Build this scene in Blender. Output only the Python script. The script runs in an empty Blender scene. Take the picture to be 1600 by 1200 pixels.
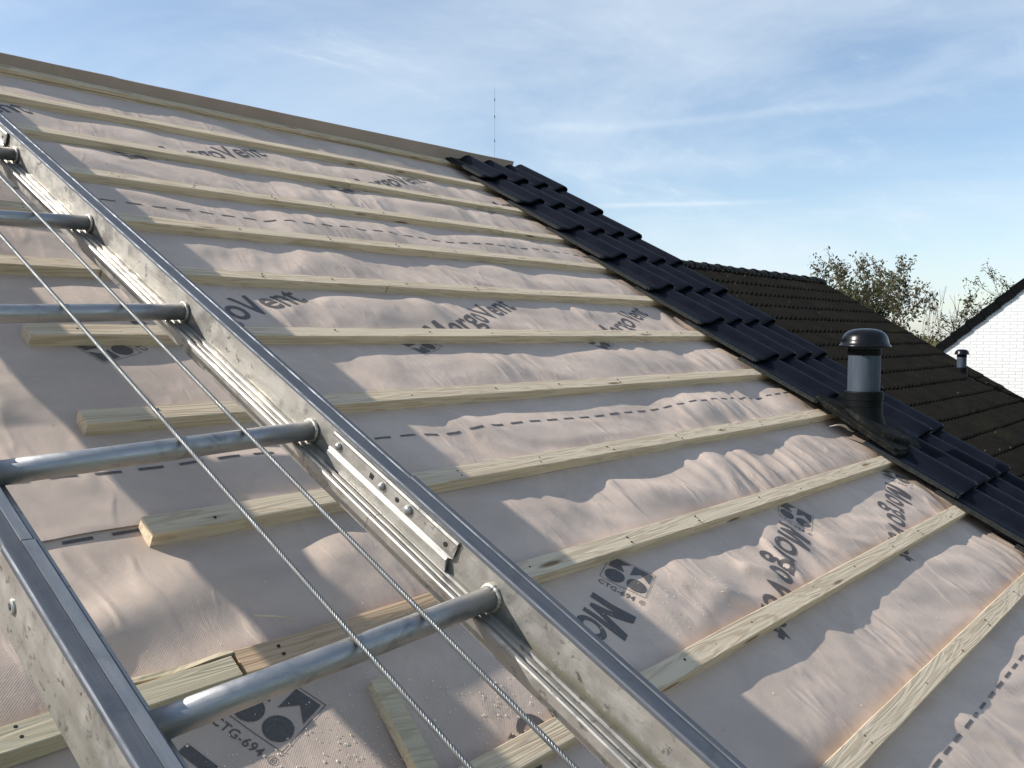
import bpy, bmesh, math, random
import numpy as np
from mathutils import Vector, Matrix

scene = bpy.context.scene
col = scene.collection
# ------------------------------------------------------------------ camera
CAM = Vector((-3.81841, -3.86730, -1.06409))
cR = Vector((0.662115, -0.749399, 0.002194)); cU = Vector((0.040759, 0.038935, 0.998410)); cF = Vector((0.748293, 0.660973, -0.056324))
cd = bpy.data.cameras.new('camera'); cam = bpy.data.objects.new('camera', cd); col.objects.link(cam)
cam.matrix_world = Matrix(((cR.x, cU.x, -cF.x, CAM.x), (cR.y, cU.y, -cF.y, CAM.y), (cR.z, cU.z, -cF.z, CAM.z), (0, 0, 0, 1)))
cd.sensor_width = 36; cd.lens = 1350.84 / 1600 * 36; cd.clip_start = .02; cd.clip_end = 3000
scene.camera = cam
# ------------------------------------------------------------------ world and sun
SUN = Vector((-0.563, 0.564, 0.604)).normalized()
world = bpy.data.worlds.new('World'); scene.world = world; world.use_nodes = True
wt = world.node_tree; wt.nodes.clear()
def wn(t, **k):
    n = wt.nodes.new(t)
    for a, b in k.items(): setattr(n, a, b)
    return n
sky = wn('ShaderNodeTexSky', sky_type='NISHITA', sun_disc=False)
sky.sun_elevation = math.asin(SUN.z); sky.sun_rotation = math.atan2(SUN.x, SUN.y)
sky.air_density = 1.0; sky.dust_density = 0.6; sky.ozone_density = 1.2
bg = wn('ShaderNodeBackground'); bg.inputs['Strength'].default_value = 0.115
out = wn('ShaderNodeOutputWorld')
tc = wn('ShaderNodeTexCoord')
sepd = wn('ShaderNodeSeparateXYZ'); wt.links.new(tc.outputs['Generated'], sepd.inputs[0])
# project directions on a high cloud deck
zc = wn('ShaderNodeMath', operation='MAXIMUM'); wt.links.new(sepd.outputs['Z'], zc.inputs[0]); zc.inputs[1].default_value = 0.0
za = wn('ShaderNodeMath', operation='ADD'); wt.links.new(zc.outputs[0], za.inputs[0]); za.inputs[1].default_value = 0.12
dv = wn('ShaderNodeVectorMath', operation='DIVIDE'); wt.links.new(tc.outputs['Generated'], dv.inputs[0])
cmb = wn('ShaderNodeCombineXYZ')
for i in range(3): wt.links.new(za.outputs[0], cmb.inputs[i])
wt.links.new(cmb.outputs[0], dv.inputs[1])
def cloudnoise(scale, rot, sc, detail, rough, dist, lo, hi):
    mp = wn('ShaderNodeMapping'); mp.inputs['Rotation'].default_value = (0, 0, rot); mp.inputs['Scale'].default_value = sc
    wt.links.new(dv.outputs[0], mp.inputs[0])
    n = wn('ShaderNodeTexNoise'); n.inputs['Scale'].default_value = scale; n.inputs['Detail'].default_value = detail
    n.inputs['Roughness'].default_value = rough; n.inputs['Distortion'].default_value = dist
    wt.links.new(mp.outputs[0], n.inputs['Vector'])
    r = wn('ShaderNodeMapRange', interpolation_type='SMOOTHSTEP'); r.inputs['From Min'].default_value = lo; r.inputs['From Max'].default_value = hi
    wt.links.new(n.outputs['Fac'], r.inputs[0]); return r.outputs[0]
def wmath(op, a, b, clamp=False):
    m = wn('ShaderNodeMath', operation=op); m.use_clamp = clamp
    for i, v in enumerate((a, b)):
        if isinstance(v, (int, float)): m.inputs[i].default_value = v
        else: wt.links.new(v, m.inputs[i])
    return m.outputs[0]
c1 = cloudnoise(0.55, 0.6, (1, 1, 1), 6, .6, .5, .36, .72)          # broad veil
c2 = cloudnoise(1.5, 0.75, (0.55, 2.0, 1), 9, .66, .9, .44, .80)      # wisps
c3 = cloudnoise(4.0, 0.3, (.8, 1.7, 1), 8, .7, .6, .42, .85)
cl = wmath('ADD', wmath('MULTIPLY', c1, .58), wmath('MULTIPLY', wmath('MULTIPLY', c2, c3), .80), True)
# contrails: thin streaks at given elevation, drawn out along azimuth
az = wmath('ARCTAN2', sepd.outputs['X'], sepd.outputs['Y'])
nz = wn('ShaderNodeTexNoise'); nz.inputs['Scale'].default_value = 9; nz.inputs['Detail'].default_value = 5; wt.links.new(tc.outputs['Generated'], nz.inputs['Vector'])
nzc = wmath('SUBTRACT', nz.outputs['Fac'], .5)
def streak(e0, slope, w, a0, a1, amp, wob):
    line = wmath('ADD', wmath('ADD', wmath('MULTIPLY', wmath('SUBTRACT', az, a0), slope), e0), wmath('MULTIPLY', nzc, wob))
    d = wmath('DIVIDE', wmath('ABSOLUTE', wmath('SUBTRACT', sepd.outputs['Z'], line), 0), w)
    g = wmath('POWER', 2.718, wmath('MULTIPLY', wmath('MULTIPLY', d, d), -1))
    r = wn('ShaderNodeMapRange', interpolation_type='SMOOTHSTEP'); r.inputs['From Min'].default_value = a0 - .04; r.inputs['From Max'].default_value = a0 + .06; wt.links.new(az, r.inputs[0])
    r2 = wn('ShaderNodeMapRange', interpolation_type='SMOOTHSTEP'); r2.inputs['From Min'].default_value = a1; r2.inputs['From Max'].default_value = a1 + .12
    r2.inputs['To Min'].default_value = 1; r2.inputs['To Max'].default_value = 0; wt.links.new(az, r2.inputs[0])
    soft = wmath('MULTIPLY', wmath('ADD', nz.outputs['Fac'], .25), amp)
    return wmath('MULTIPLY', wmath('MULTIPLY', g, soft), wmath('MULTIPLY', r.outputs[0], r2.outputs[0]))
for s in (streak(.146, .0, .0025, .93, 1.07, .5, .006), streak(.226, .035, .005, .84, 1.22, .22, .03), streak(.188, .0, .009, .84, 1.15, .2, .03), streak(.25, .05, .014, 1.05, 1.35, .14, .08)):
    cl = wmath('ADD', cl, s, True)
# more veil toward the horizon
hz = wn('ShaderNodeMapRange', interpolation_type='SMOOTHSTEP'); hz.inputs['From Min'].default_value = .30; hz.inputs['From Max'].default_value = -.02
hz.inputs['To Min'].default_value = 0; hz.inputs['To Max'].default_value = .30; wt.links.new(sepd.outputs['Z'], hz.inputs[0])
cl = wmath('ADD', cl, hz.outputs[0], True)
mix = wn('ShaderNodeMix', data_type='RGBA'); wt.links.new(cl, mix.inputs[0])
gain = wn('ShaderNodeVectorMath', operation='MULTIPLY'); gain.inputs[1].default_value = (.985, 1.02, 1.05); wt.links.new(sky.outputs[0], gain.inputs[0])
wt.links.new(gain.outputs[0], mix.inputs[6]); mix.inputs[7].default_value = (5.2, 5.9, 6.55, 1)
wt.links.new(mix.outputs[2], bg.inputs['Color']); wt.links.new(bg.outputs[0], out.inputs[0])

sl = bpy.data.lights.new('sun', 'SUN'); sun = bpy.data.objects.new('sun', sl); col.objects.link(sun)
sl.energy = 4.8; sl.angle = math.radians(.55); sl.color = (1.0, .96, .90)
sun.rotation_euler = (-SUN).to_track_quat('-Z', 'Y').to_euler()
vs = scene.view_settings; vs.view_transform = 'Standard'; vs.look = 'None'; vs.gamma = 1; vs.exposure = 0.45
scene.cycles.max_bounces = 6

# ------------------------------------------------------------------ frames
TH = 0.54110608
def roofm(u=0, s=0, h=0):      # matrix of the roof frame: x along the ridge, y up the slope, z out of the roof
    ct, st = math.cos(TH), math.sin(TH)
    m = Matrix(((1, 0, 0, 0), (0, ct, -st, 0), (0, st, ct, 0), (0, 0, 0, 1)))
    return m @ Matrix.Translation((u, s, h))
ROOF = roofm()
LO = Vector((-2.90481, -2.48236, 0.28704))
LR = Matrix(((0.999407, -0.021119, -0.027210), (0.022976, 0.997292, 0.069863), (0.025660, -0.070446, 0.997185)))
LAD = ROOF @ (Matrix.Translation(LO) @ LR.to_4x4())

# ------------------------------------------------------------------ noise
def _hash(ix, iy, seed):
    n = (ix.astype(np.int64) * 374761393 + iy.astype(np.int64) * 668265263 + seed * 974634777) & 0x7fffffff
    n = ((n ^ (n >> 13)) * 1274126177) & 0x7fffffff
    n = (n ^ (n >> 16)) & 0x7fffffff
    return n / float(0x7fffffff)
def gn(x, y, seed=0):
    x = np.asarray(x, float); y = np.asarray(y, float)
    ix, iy = np.floor(x), np.floor(y); fx, fy = x - ix, y - iy
    def g(dx, dy):
        a = _hash(ix + dx, iy + dy, seed) * 2 * np.pi
        return np.cos(a) * (fx - dx) + np.sin(a) * (fy - dy)
    u = fx * fx * fx * (fx * (fx * 6 - 15) + 10); v = fy * fy * fy * (fy * (fy * 6 - 15) + 10)
    return ((g(0, 0) * (1 - u) + g(1, 0) * u) * (1 - v) + (g(0, 1) * (1 - u) + g(1, 1) * u) * v) * 1.5
GA = 0.345; TB = 0.034; BW = 0.051
FOLDS = [(-3.32, -2.96, -3.02, -2.84, .045, .014), (-3.30, -3.05, -2.95, -2.98, .035, -.006), (-3.0, -3.04, -2.72, -2.86, .035, .008),
         (-1.47, -3.40, -1.62, -3.27, .014, .011), (-1.45, -3.40, -1.40, -3.22, .010, .009), (-1.52, -3.41, -1.82, -3.33, .016, .008), (-1.95, -3.34, -1.78, -3.30, .03, .008),
         (-1.75, -2.85, -1.55, -2.98, .045, .012), (-1.30, -2.84, -1.22, -3.0, .03, .010), (-.95, -2.85, -.9, -3.02, .025, .010), (-2.0, -2.90, -1.85, -3.0, .04, .008)]
def H(u, s, sheet=0):
    """height of the underlay over the batten tops' plane"""
    u = np.asarray(u, float); s = np.asarray(s, float)
    row = np.floor(-s / GA)                       # band between batten row and row+1
    f = (-s / GA) - row                            # 0 at upper batten's lower edge, 1 at the lower batten's lower edge
    fb = np.clip(f / (1 - BW / GA), 0, 1)
    env = np.sin(np.pi * fb) ** .75
    wu = u + .35 * gn(u * 1.3, s * 1.1, 5)
    big = gn(wu * 1.9, s * 2.6 + row * 3.1, 1)
    mid = gn(wu * 5.0 + s * 1.5, s * 4.0 + row * 1.7, 2)
    # folds that run down the slope, tighter and deeper lower down and to the right
    k = np.clip((u + 2.7) / 1.9, 0, 1) * np.clip((-s - 1.0) / 1.9, 0, 1)
    fo = gn(wu * (5.5 + 3.5 * k) + (s + row * GA) * 3.0 + row * 7.7, s * 1.6 + row * 2.3, 3)
    fo = 1 - 2.1 * np.sqrt(fo * fo + .012)
    fo = np.sign(fo) * np.abs(fo) ** 1.3
    kb = np.clip((u + 2.9) / .8, 0, 1)
    fo2 = gn(wu * 12 + (s + row * GA) * 5.0 + row * 3.3, s * 2.2 + row * 4.1, 13)
    fine = gn(wu * 17 + s * 6, s * 15, 4)
    lowrow = np.clip((fb - .1) * 1.5, 0, 1)
    h = .0150 * big + (.0070 + .003 * k) * mid + (.0006 + .0120 * k) * fo * lowrow + .0050 * k * fo2 * lowrow + .0010 * fine + .0085 + .0030 * np.clip((s + 2.2) / 1.2, 0, 1) + kb * (.0052 * gn(wu * 6.5 + s * 2 + row * 5.1, s * 3.2 + row * 2.9, 17) + .0022 * gn(wu * 14 + s * 6, s * 9 + row, 18))
    h = h * env
    # a few harder creases near the lower batten, where nails pull the sheet
    cr = gn(wu * 9.0 + s * 7, s * 3 + row * 5, 8)
    h += np.where(fb > .45, np.exp(-((fb - .86) / .12) ** 2), 0) * .0045 * np.clip(cr, -.4, .5)
    # broad fold in the open bay left of the ladder, and a pinch where the sheet was torn at the eleventh batten
    for (ua, sa, ub, sb, sg, am) in FOLDS:
        dx, dy = ub - ua, sb - sa; L2 = dx * dx + dy * dy
        t = np.clip(((u - ua) * dx + (s - sa) * dy) / L2, 0, 1); dd = np.hypot(u - ua - t * dx, s - sa - t * dy)
        h += env * am * np.exp(-(dd / (sg * (1 + .8 * t))) ** 2)
    return h - TB + .0004 + sheet * 0

# ------------------------------------------------------------------ helpers
def tag(o, label=None, cat=None, group=None, kind=None):
    if label: o['label'] = label
    if cat: o['category'] = cat
    if group: o['group'] = group
    if kind: o['kind'] = kind
    return o
def empty(name, mw=None, label=None, cat=None, group=None, kind=None):
    o = bpy.data.objects.new(name, None); col.objects.link(o); o.empty_display_size = .1
    if mw is not None: o.matrix_world = mw
    return tag(o, label, cat, group, kind)
def addmesh(name, verts, faces, mat, parent=None, mw=None, smooth=False):
    me = bpy.data.meshes.new(name); me.from_pydata([tuple(v) for v in verts], [], faces); me.update()
    return linkmesh(name, me, mat, parent, mw, smooth)
def linkmesh(name, me, mat, parent=None, mw=None, smooth=False):
    o = bpy.data.objects.new(name, me); col.objects.link(o)
    if mat is not None:
        me.materials.clear(); me.materials.append(mat)
    if smooth: me.polygons.foreach_set('use_smooth', [True] * len(me.polygons))
    if parent is not None: o.parent = parent
    if mw is not None:
        if parent is not None: o.matrix_local = mw
        else: o.matrix_world = mw
    return o
def bmobj(name, bm, mat, parent=None, mw=None, smooth=False):
    bmesh.ops.recalc_face_normals(bm, faces=bm.faces)
    me = bpy.data.meshes.new(name); bm.to_mesh(me); bm.free()
    return linkmesh(name, me, mat, parent, mw, smooth)
def box(bm, x0, x1, y0, y1, z0, z1, bev=0):
    m = Matrix.Translation(((x0 + x1) / 2, (y0 + y1) / 2, (z0 + z1) / 2)) @ Matrix.Diagonal((x1 - x0, y1 - y0, z1 - z0, 1))
    g = bmesh.ops.create_cube(bm, size=1, matrix=m)
    if bev:
        es = list({e for v in g['verts'] for e in v.link_edges})
        bmesh.ops.bevel(bm, geom=es, offset=bev, segments=2, affect='EDGES', profile=.6)
def tube(bm, pts, rads, n=10, caps=True):
    pts = [Vector(p) for p in pts]
    if not hasattr(rads, '__len__'): rads = [rads] * len(pts)
    rings = []; t0 = (pts[1] - pts[0]).normalized()
    a = Vector((0, 0, 1)) if abs(t0.z) < .9 else Vector((1, 0, 0)); x = t0.cross(a).normalized()
    for i, p in enumerate(pts):
        t = ((pts[min(i + 1, len(pts) - 1)] - pts[max(i - 1, 0)])).normalized()
        x = (x - t * x.dot(t)).normalized(); y = t.cross(x)
        rings.append([bm.verts.new(p + (x * math.cos(2 * math.pi * k / n) + y * math.sin(2 * math.pi * k / n)) * rads[i]) for k in range(n)])
    for i in range(len(rings) - 1):
        for k in range(n):
            bm.faces.new((rings[i][k], rings[i][(k + 1) % n], rings[i + 1][(k + 1) % n], rings[i + 1][k]))
    if caps:
        bm.faces.new(list(reversed(rings[0]))); bm.faces.new(rings[-1])
def lathe(bm, prof, n=48, cx=0, cy=0):
    rings = [[bm.verts.new((cx + r * math.cos(2 * math.pi * k / n), cy + r * math.sin(2 * math.pi * k / n), z)) for k in range(n)] if r > 1e-6 else [bm.verts.new((cx, cy, z))] for r, z in prof]
    for A, B in zip(rings[:-1], rings[1:]):
        for k in range(n):
            if len(A) == 1 and len(B) == 1: continue
            if len(A) == 1: bm.faces.new((A[0], B[(k + 1) % n], B[k]))
            elif len(B) == 1: bm.faces.new((A[k], A[(k + 1) % n], B[0]))
            else: bm.faces.new((A[k], A[(k + 1) % n], B[(k + 1) % n], B[k]))
def extrude_profile(bm, prof, y0, y1, close=True, caps=True):
    """profile points (x, z), extruded along y"""
    A = [bm.verts.new((x, y0, z)) for x, z in prof]; B = [bm.verts.new((x, y1, z)) for x, z in prof]
    n = len(prof)
    for i in range(n if close else n - 1):
        j = (i + 1) % n; bm.faces.new((A[i], A[j], B[j], B[i]))
    if caps and close: bm.faces.new(A); bm.faces.new(list(reversed(B)))

# ------------------------------------------------------------------ materials
class NT:
    def __init__(s, name):
        s.m = bpy.data.materials.new(name); s.m.use_nodes = True; s.t = s.m.node_tree
        s.b = s.t.nodes['Principled BSDF']; s.o = s.t.nodes['Material Output']
    def n(s, t, **k):
        x = s.t.nodes.new(t)
        for a, b in k.items(): setattr(x, a, b)
        return x
    def l(s, a, b): s.t.links.new(a, b)
    def coord(s, scale=(1, 1, 1), kind='Object', rnd=0, rot=(0, 0, 0)):
        tc = s.n('ShaderNodeTexCoord'); mp = s.n('ShaderNodeMapping'); mp.inputs['Scale'].default_value = scale; mp.inputs['Rotation'].default_value = rot
        s.l(tc.outputs[kind], mp.inputs[0])
        if rnd:
            oi = s.n('ShaderNodeObjectInfo'); mu = s.n('ShaderNodeMath', operation='MULTIPLY'); mu.inputs[1].default_value = rnd
            s.l(oi.outputs['Random'], mu.inputs[0]); cb = s.n('ShaderNodeCombineXYZ')
            for i in range(3): s.l(mu.outputs[0], cb.inputs[i])
            s.l(cb.outputs[0], mp.inputs['Location'])
        return mp.outputs[0]
    def noise(s, vec, scale, detail=4, rough=.55, dist=0):
        n = s.n('ShaderNodeTexNoise'); n.inputs['Scale'].default_value = scale; n.inputs['Detail'].default_value = detail
        n.inputs['Roughness'].default_value = rough; n.inputs['Distortion'].default_value = dist
        s.l(vec, n.inputs['Vector']); return n.outputs['Fac']
    def rng(s, v, a, b, c=0, d=1, smooth=True):
        r = s.n('ShaderNodeMapRange'); r.interpolation_type = 'SMOOTHSTEP' if smooth else 'LINEAR'
        for i, q in zip((1, 2, 3, 4), (a, b, c, d)): r.inputs[i].default_value = q
        s.l(v, r.inputs[0]); return r.outputs[0]
    def mix(s, f, a, b, mode='MIX'):
        m = s.n('ShaderNodeMix', data_type='RGBA'); m.blend_type = mode
        for sock, v in ((m.inputs[0], f), (m.inputs[6], a), (m.inputs[7], b)):
            if isinstance(v, (int, float)): sock.default_value = v
            elif isinstance(v, tuple): sock.default_value = (*v, 1) if len(v) == 3 else v
            else: s.l(v, sock)
        return m.outputs[2]
    def math(s, op, a, b=0):
        m = s.n('ShaderNodeMath', operation=op)
        for i, v in enumerate((a, b)):
            if isinstance(v, (int, float)): m.inputs[i].default_value = v
            else: s.l(v, m.inputs[i])
        return m.outputs[0]
    def bump(s, h, dist, strength=1, prev=None):
        b = s.n('ShaderNodeBump'); b.inputs['Distance'].default_value = dist; b.inputs['Strength'].default_value = strength
        s.l(h, b.inputs['Height'])
        if prev is not None: s.l(prev, b.inputs['Normal'])
        s.l(b.outputs[0], s.b.inputs['Normal']); return b.outputs[0]
    def set(s, **k):
        for a, v in k.items():
            sock = s.b.inputs[a.replace('_', ' ')]
            if isinstance(v, tuple): sock.default_value = (*v, 1)
            elif isinstance(v, (int, float)): sock.default_value = v
            else: s.l(v, sock)
def simple(name, c, rough=.6, metal=0, var=.12, scale=30, bump=0, spec=.5):
    m = NT(name); v = m.coord(rnd=7)
    n = m.noise(v, scale, 5, .6)
    c2 = tuple(x * (1 - var) for x in c); c3 = tuple(min(1, x * (1 + var)) for x in c)
    m.set(Base_Color=m.mix(m.rng(n, .3, .7), c2, c3), Roughness=rough, Metallic=metal, Specular_IOR_Level=spec)
    if bump: m.bump(n, bump)
    return m.m

def mat_membrane(name='underlay_fleece', base=(.575, .455, .365)):
    m = NT(name); v = m.coord()
    big = m.rng(m.noise(v, 2.6, 6, .7, .5), .32, .68)
    c = m.mix(big, tuple(x * .86 for x in base), tuple(x * 1.06 for x in base))
    st = m.rng(m.noise(v, 7, 6, .7, .6), .60, .76)               # dirty smudges
    c = m.mix(m.math('MULTIPLY', st, .36), c, (.25, .205, .18))
    sm = m.rng(m.noise(v, 34, 5, .7), .66, .75)
    c = m.mix(m.math('MULTIPLY', sm, .5), c, (.17, .14, .12))
    # sawdust and grit
    vo = m.n('ShaderNodeTexVoronoi'); vo.inputs['Scale'].default_value = 70; m.l(v, vo.inputs['Vector'])
    d1 = m.rng(vo.outputs['Distance'], .05, .12, 1, 0)
    ms = m.rng(m.noise(v, 3.2, 3, .6), .50, .66)
    pick = m.rng(m.noise(v, 60, 1, .5), .55, .6)
    c = m.mix(m.math('MULTIPLY', m.math('MULTIPLY', d1, ms), m.math('MULTIPLY', pick, .8)), c, (.68, .60, .48))
    m.set(Base_Color=c, Roughness=.68, Specular_IOR_Level=.35)
    # woven fleece grain
    w1 = m.n('ShaderNodeTexWave'); w1.bands_direction = 'X'; w1.inputs['Scale'].default_value = 95; w1.inputs['Distortion'].default_value = .6; m.l(m.coord(rot=(0, 0, .8)), w1.inputs['Vector'])
    w2 = m.n('ShaderNodeTexWave'); w2.bands_direction = 'Y'; w2.inputs['Scale'].default_value = 95; w2.inputs['Distortion'].default_value = .6; m.l(m.coord(rot=(0, 0, .8)), w2.inputs['Vector'])
    wv = m.math('ADD', w1.outputs['Fac'], w2.outputs['Fac'])
    b = m.bump(wv, .0005, .22)
    b = m.bump(m.noise(v, 260, 3, .6), .0005, .45, b)
    b = m.bump(m.noise(v, 45, 5, .65), .0014, .5, b)
    b = m.bump(m.noise(v, 9, 3, .5, 0), .005, .35, b)
    for sc, rt_, dd, st_ in (((6.5, 1.8, 1), .45, .0042, .50), ((8, 2.4, 1), -.35, .0034, .38), ((16, 6, 1), .15, .0018, .35)):
        q = m.noise(m.coord(sc, rot=(0, 0, rt_)), 1, 2, .5, .35)
        rg = m.rng(m.math('ABSOLUTE', m.math('SUBTRACT', q, .5)), 0, .09, 1, 0)
        gate = m.rng(m.noise(m.coord((1, 1, 1)), 3.3 + sc[0] * .1, 2, .5), .48, .64)
        b = m.bump(m.math('MULTIPLY', rg, gate), dd, st_, b)
    return m.m
def mat_wood(name, pale=(.70, .565, .39), dark=(.42, .29, .17), green=(.60, .53, .40), gfac=.18):
    m = NT(name); v = m.coord((1, 1, 1), rnd=40)
    st = m.coord((.9, 15, 15), rnd=40)
    ring = m.noise(st, 1.7, 3, .5, 1.6)
    w = m.n('ShaderNodeMath', operation='SINE'); m.l(m.math('MULTIPLY', ring, 34), w.inputs[0])
    gr = m.rng(w.outputs[0], .15, 1)
    c = m.mix(m.math('MULTIPLY', gr, .52), pale, dark)
    gm = m.rng(m.noise(v, 2.2, 4, .6), .36, .62)
    c = m.mix(m.math('MULTIPLY', gm, gfac), c, green)
    fib = m.noise(m.coord((3, 160, 160), rnd=40), 1, 4, .6)
    c = m.mix(m.math('MULTIPLY', m.rng(fib, .42, .75), .30), c, tuple(x * .6 for x in dark))
    vo = m.n('ShaderNodeTexVoronoi'); vo.inputs['Scale'].default_value = 1; vo.inputs['Randomness'].default_value = 1; m.l(m.coord((2.6, 17, 17), rnd=40), vo.inputs['Vector'])
    kn = m.rng(vo.outputs['Distance'], .06, .15, 1, 0)
    c = m.mix(m.math('MULTIPLY', kn, .85), c, (.16, .075, .03))
    spots = m.rng(m.noise(m.coord((30, 60, 60), rnd=40), 1, 3, .6), .70, .78)
    c = m.mix(m.math('MULTIPLY', spots, .5), c, (.12, .09, .06))
    m.set(Base_Color=c, Roughness=.72, Specular_IOR_Level=.3)
    b = m.bump(fib, .0008, .6); m.bump(w.outputs[0], .0004, .5, b)
    return m.m
def mat_metal(name, c=(.50, .49, .47), rough=.42, grime=.5, algae=0, streak=(12, 1, 12), dark=(.11, .10, .085), speck=0.0, metal=.85):
    m = NT(name); v = m.coord()
    n1 = m.rng(m.noise(m.coord(streak), 3, 6, .65), .35, .72)
    col_ = m.mix(m.math('MULTIPLY', n1, .5), c, tuple(x * .62 for x in c))
    n2 = m.rng(m.noise(v, 16, 6, .72, .5), .52, .70)
    col_ = m.mix(m.math('MULTIPLY', n2, grime), col_, dark)
    if speck:
        n3 = m.rng(m.noise(m.coord((1, .7, 1)), 75, 3, .6, .3), .60, .66)
        n4 = m.rng(m.noise(v, 5, 3, .5), .45, .6)
        sp = m.math('MULTIPLY', m.math('MULTIPLY', n3, n4), speck); col_ = m.mix(sp, col_, (.09, .08, .065))
    ro = m.rng(m.noise(v, 22, 5, .6), .3, .7, rough - .10, rough + .16)
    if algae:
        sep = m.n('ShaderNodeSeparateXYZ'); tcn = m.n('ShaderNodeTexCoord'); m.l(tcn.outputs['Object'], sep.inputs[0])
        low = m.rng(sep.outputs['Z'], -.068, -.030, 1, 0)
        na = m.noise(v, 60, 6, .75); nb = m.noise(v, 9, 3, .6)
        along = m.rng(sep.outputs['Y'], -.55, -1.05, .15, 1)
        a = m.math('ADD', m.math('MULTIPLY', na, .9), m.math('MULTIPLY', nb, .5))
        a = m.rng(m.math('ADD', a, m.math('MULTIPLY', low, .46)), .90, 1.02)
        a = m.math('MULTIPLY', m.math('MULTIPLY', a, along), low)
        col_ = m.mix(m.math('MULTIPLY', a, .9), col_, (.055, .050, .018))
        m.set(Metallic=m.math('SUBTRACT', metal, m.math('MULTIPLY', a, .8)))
    else: m.set(Metallic=metal)
    m.set(Base_Color=col_, Roughness=ro)
    b = m.bump(m.noise(m.coord(streak), 25, 5, .6), .0006, .5); m.bump(m.noise(v, 7, 3, .5), .004, .25, b)
    return m.m
M = {}
M['membrane'] = mat_membrane()
M['ridge_roll'] = mat_membrane('ridge_roll_fleece', (.36, .265, .195))
M['wood'] = mat_wood('batten_pine')
M['wood_orange'] = mat_wood('fresh_red_pine', (.60, .42, .26), (.34, .20, .11), (.50, .38, .24), .25)
M['wood_rough'] = mat_wood('rough_sawn_pine', (.60, .50, .33), (.40, .31, .18), (.52, .47, .34), .5)
M['web'] = mat_metal('weathered_aluminium', (.50, .475, .43), .50, .5, 1, speck=.7)
M['flange'] = mat_metal('dull_top_flange', (.15, .16, .178), .64, .5, 0, (14, .8, 14), (.09, .10, .115), metal=.75)
M['flange_worn'] = mat_metal('scuffed_flange_band', (.29, .30, .31), .6, .35, 0, (30, 3, 30), (.15, .155, .16), metal=.6)
M['rung'] = mat_metal('rung_aluminium', (.40, .398, .39), .44, .5, 0, (.8, 14, 14), (.10, .09, .08))
M['plate'] = mat_metal('splice_plate_metal', (.46, .44, .40), .46, .55, 0, speck=.5)
M['weld'] = mat_metal('weld_metal', (.55, .52, .46), .5, .3)
M['bolt'] = mat_metal('bolt_zinc', (.45, .45, .43), .36, .35)
M['cable'] = mat_metal('steel_wire', (.20, .205, .20), .5, .3, 0, (5, 5, 5))
M['hole_shade'] = simple('black_hole_dark', (.012, .012, .012), .8)  # near-black colour stands in for the shade inside the plate holes
M['nail'] = simple('nail_iron', (.06, .045, .035), .55, .5)
def mat_ink():
    m = NT('grey_print_ink'); v = m.coord()
    n = m.rng(m.noise(v, 120, 4, .7), .30, .62); m2 = m.rng(m.noise(v, 12, 4, .6), .35, .65)
    c = m.mix(n, (.125, .108, .098), (.088, .078, .072)); c = m.mix(m.math('MULTIPLY', m2, .25), c, (.13, .11, .10))
    m.set(Base_Color=c, Roughness=.6); m.bump(m.noise(v, 260, 3, .6), .0004, .4); return m.m
M['ink'] = mat_ink()
def mat_tile():
    m = NT('dark_glazed_tile'); v = m.coord(rnd=9)
    n = m.noise(v, 9, 5, .6); n2 = m.rng(m.noise(v, 55, 5, .75), .62, .72)
    c = m.mix(m.rng(n, .3, .7), (.003, .0036, .007), (.0055, .0065, .0115)); c = m.mix(m.math('MULTIPLY', n2, .10), c, (.12, .12, .12))
    m.set(Base_Color=c, Roughness=m.rng(n, .3, .7, .44, .58), Specular_IOR_Level=.12)
    b = m.bump(m.noise(v, 330, 2, .5), .0003, .4); m.bump(m.noise(v, 6, 3, .5), .003, .3, b); return m.m
M['tile'] = mat_tile()
M['tile_lip'] = simple('unglazed_tile_edge', (.020, .022, .021), .75, 0, .3, 60, .001, .15)
def mat_oldtile():
    m = NT('old_concrete_tile'); v = m.coord()
    n = m.noise(v, 3, 6, .7); n2 = m.rng(m.noise(v, 22, 6, .75), .50, .72); n3 = m.rng(m.noise(v, 7, 4, .6), .60, .70)
    c = m.mix(m.rng(n, .3, .7), (.0068, .0064, .0056), (.0115, .0105, .009))
    c = m.mix(m.math('MULTIPLY', n2, .5), c, (.018, .016, .0115)); c = m.mix(m.math('MULTIPLY', n3, .45), c, (.006, .0055, .005))
    vo = m.n('ShaderNodeTexVoronoi'); vo.inputs['Scale'].default_value = 5; m.l(v, vo.inputs['Vector'])
    mo = m.rng(m.noise(v, 1.1, 6, .75, .4), .54, .66); c = m.mix(m.math('MULTIPLY', mo, .35), c, (.020, .021, .010))
    li = m.rng(vo.outputs['Distance'], .03, .07, 1, 0); c = m.mix(m.math('MULTIPLY', li, .6), c, (.12, .12, .10))
    m.set(Base_Color=c, Roughness=.92, Specular_IOR_Level=.08); m.bump(m.noise(v, 90, 5, .7), .004, .8); return m.m
M['oldtile'] = mat_oldtile()
M['oldridge'] = simple('mossy_ridge_tile', (.010, .010, .008), .9, 0, .5, 14, .006)
M['pvc'] = NT('grey_pvc'); _m = M['pvc']; _v = _m.coord((9, 9, 1.2)); _n = _m.noise(_v, 4, 6, .65)
_m.set(Base_Color=_m.mix(_m.rng(_n, .35, .7), (.038, .050, .066), (.060, .078, .098)), Roughness=.62, Specular_IOR_Level=.25); _m.bump(_n, .0006); M['pvc'] = _m.m
M['cap'] = simple('glossy_black_plastic', (.004, .004, .0045), .26, 0, .3, 18, .0004, .28)
M['collar'] = simple('matt_black_plastic', (.004, .0045, .005), .6, 0, .35, 12, .001, .12)
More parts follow.
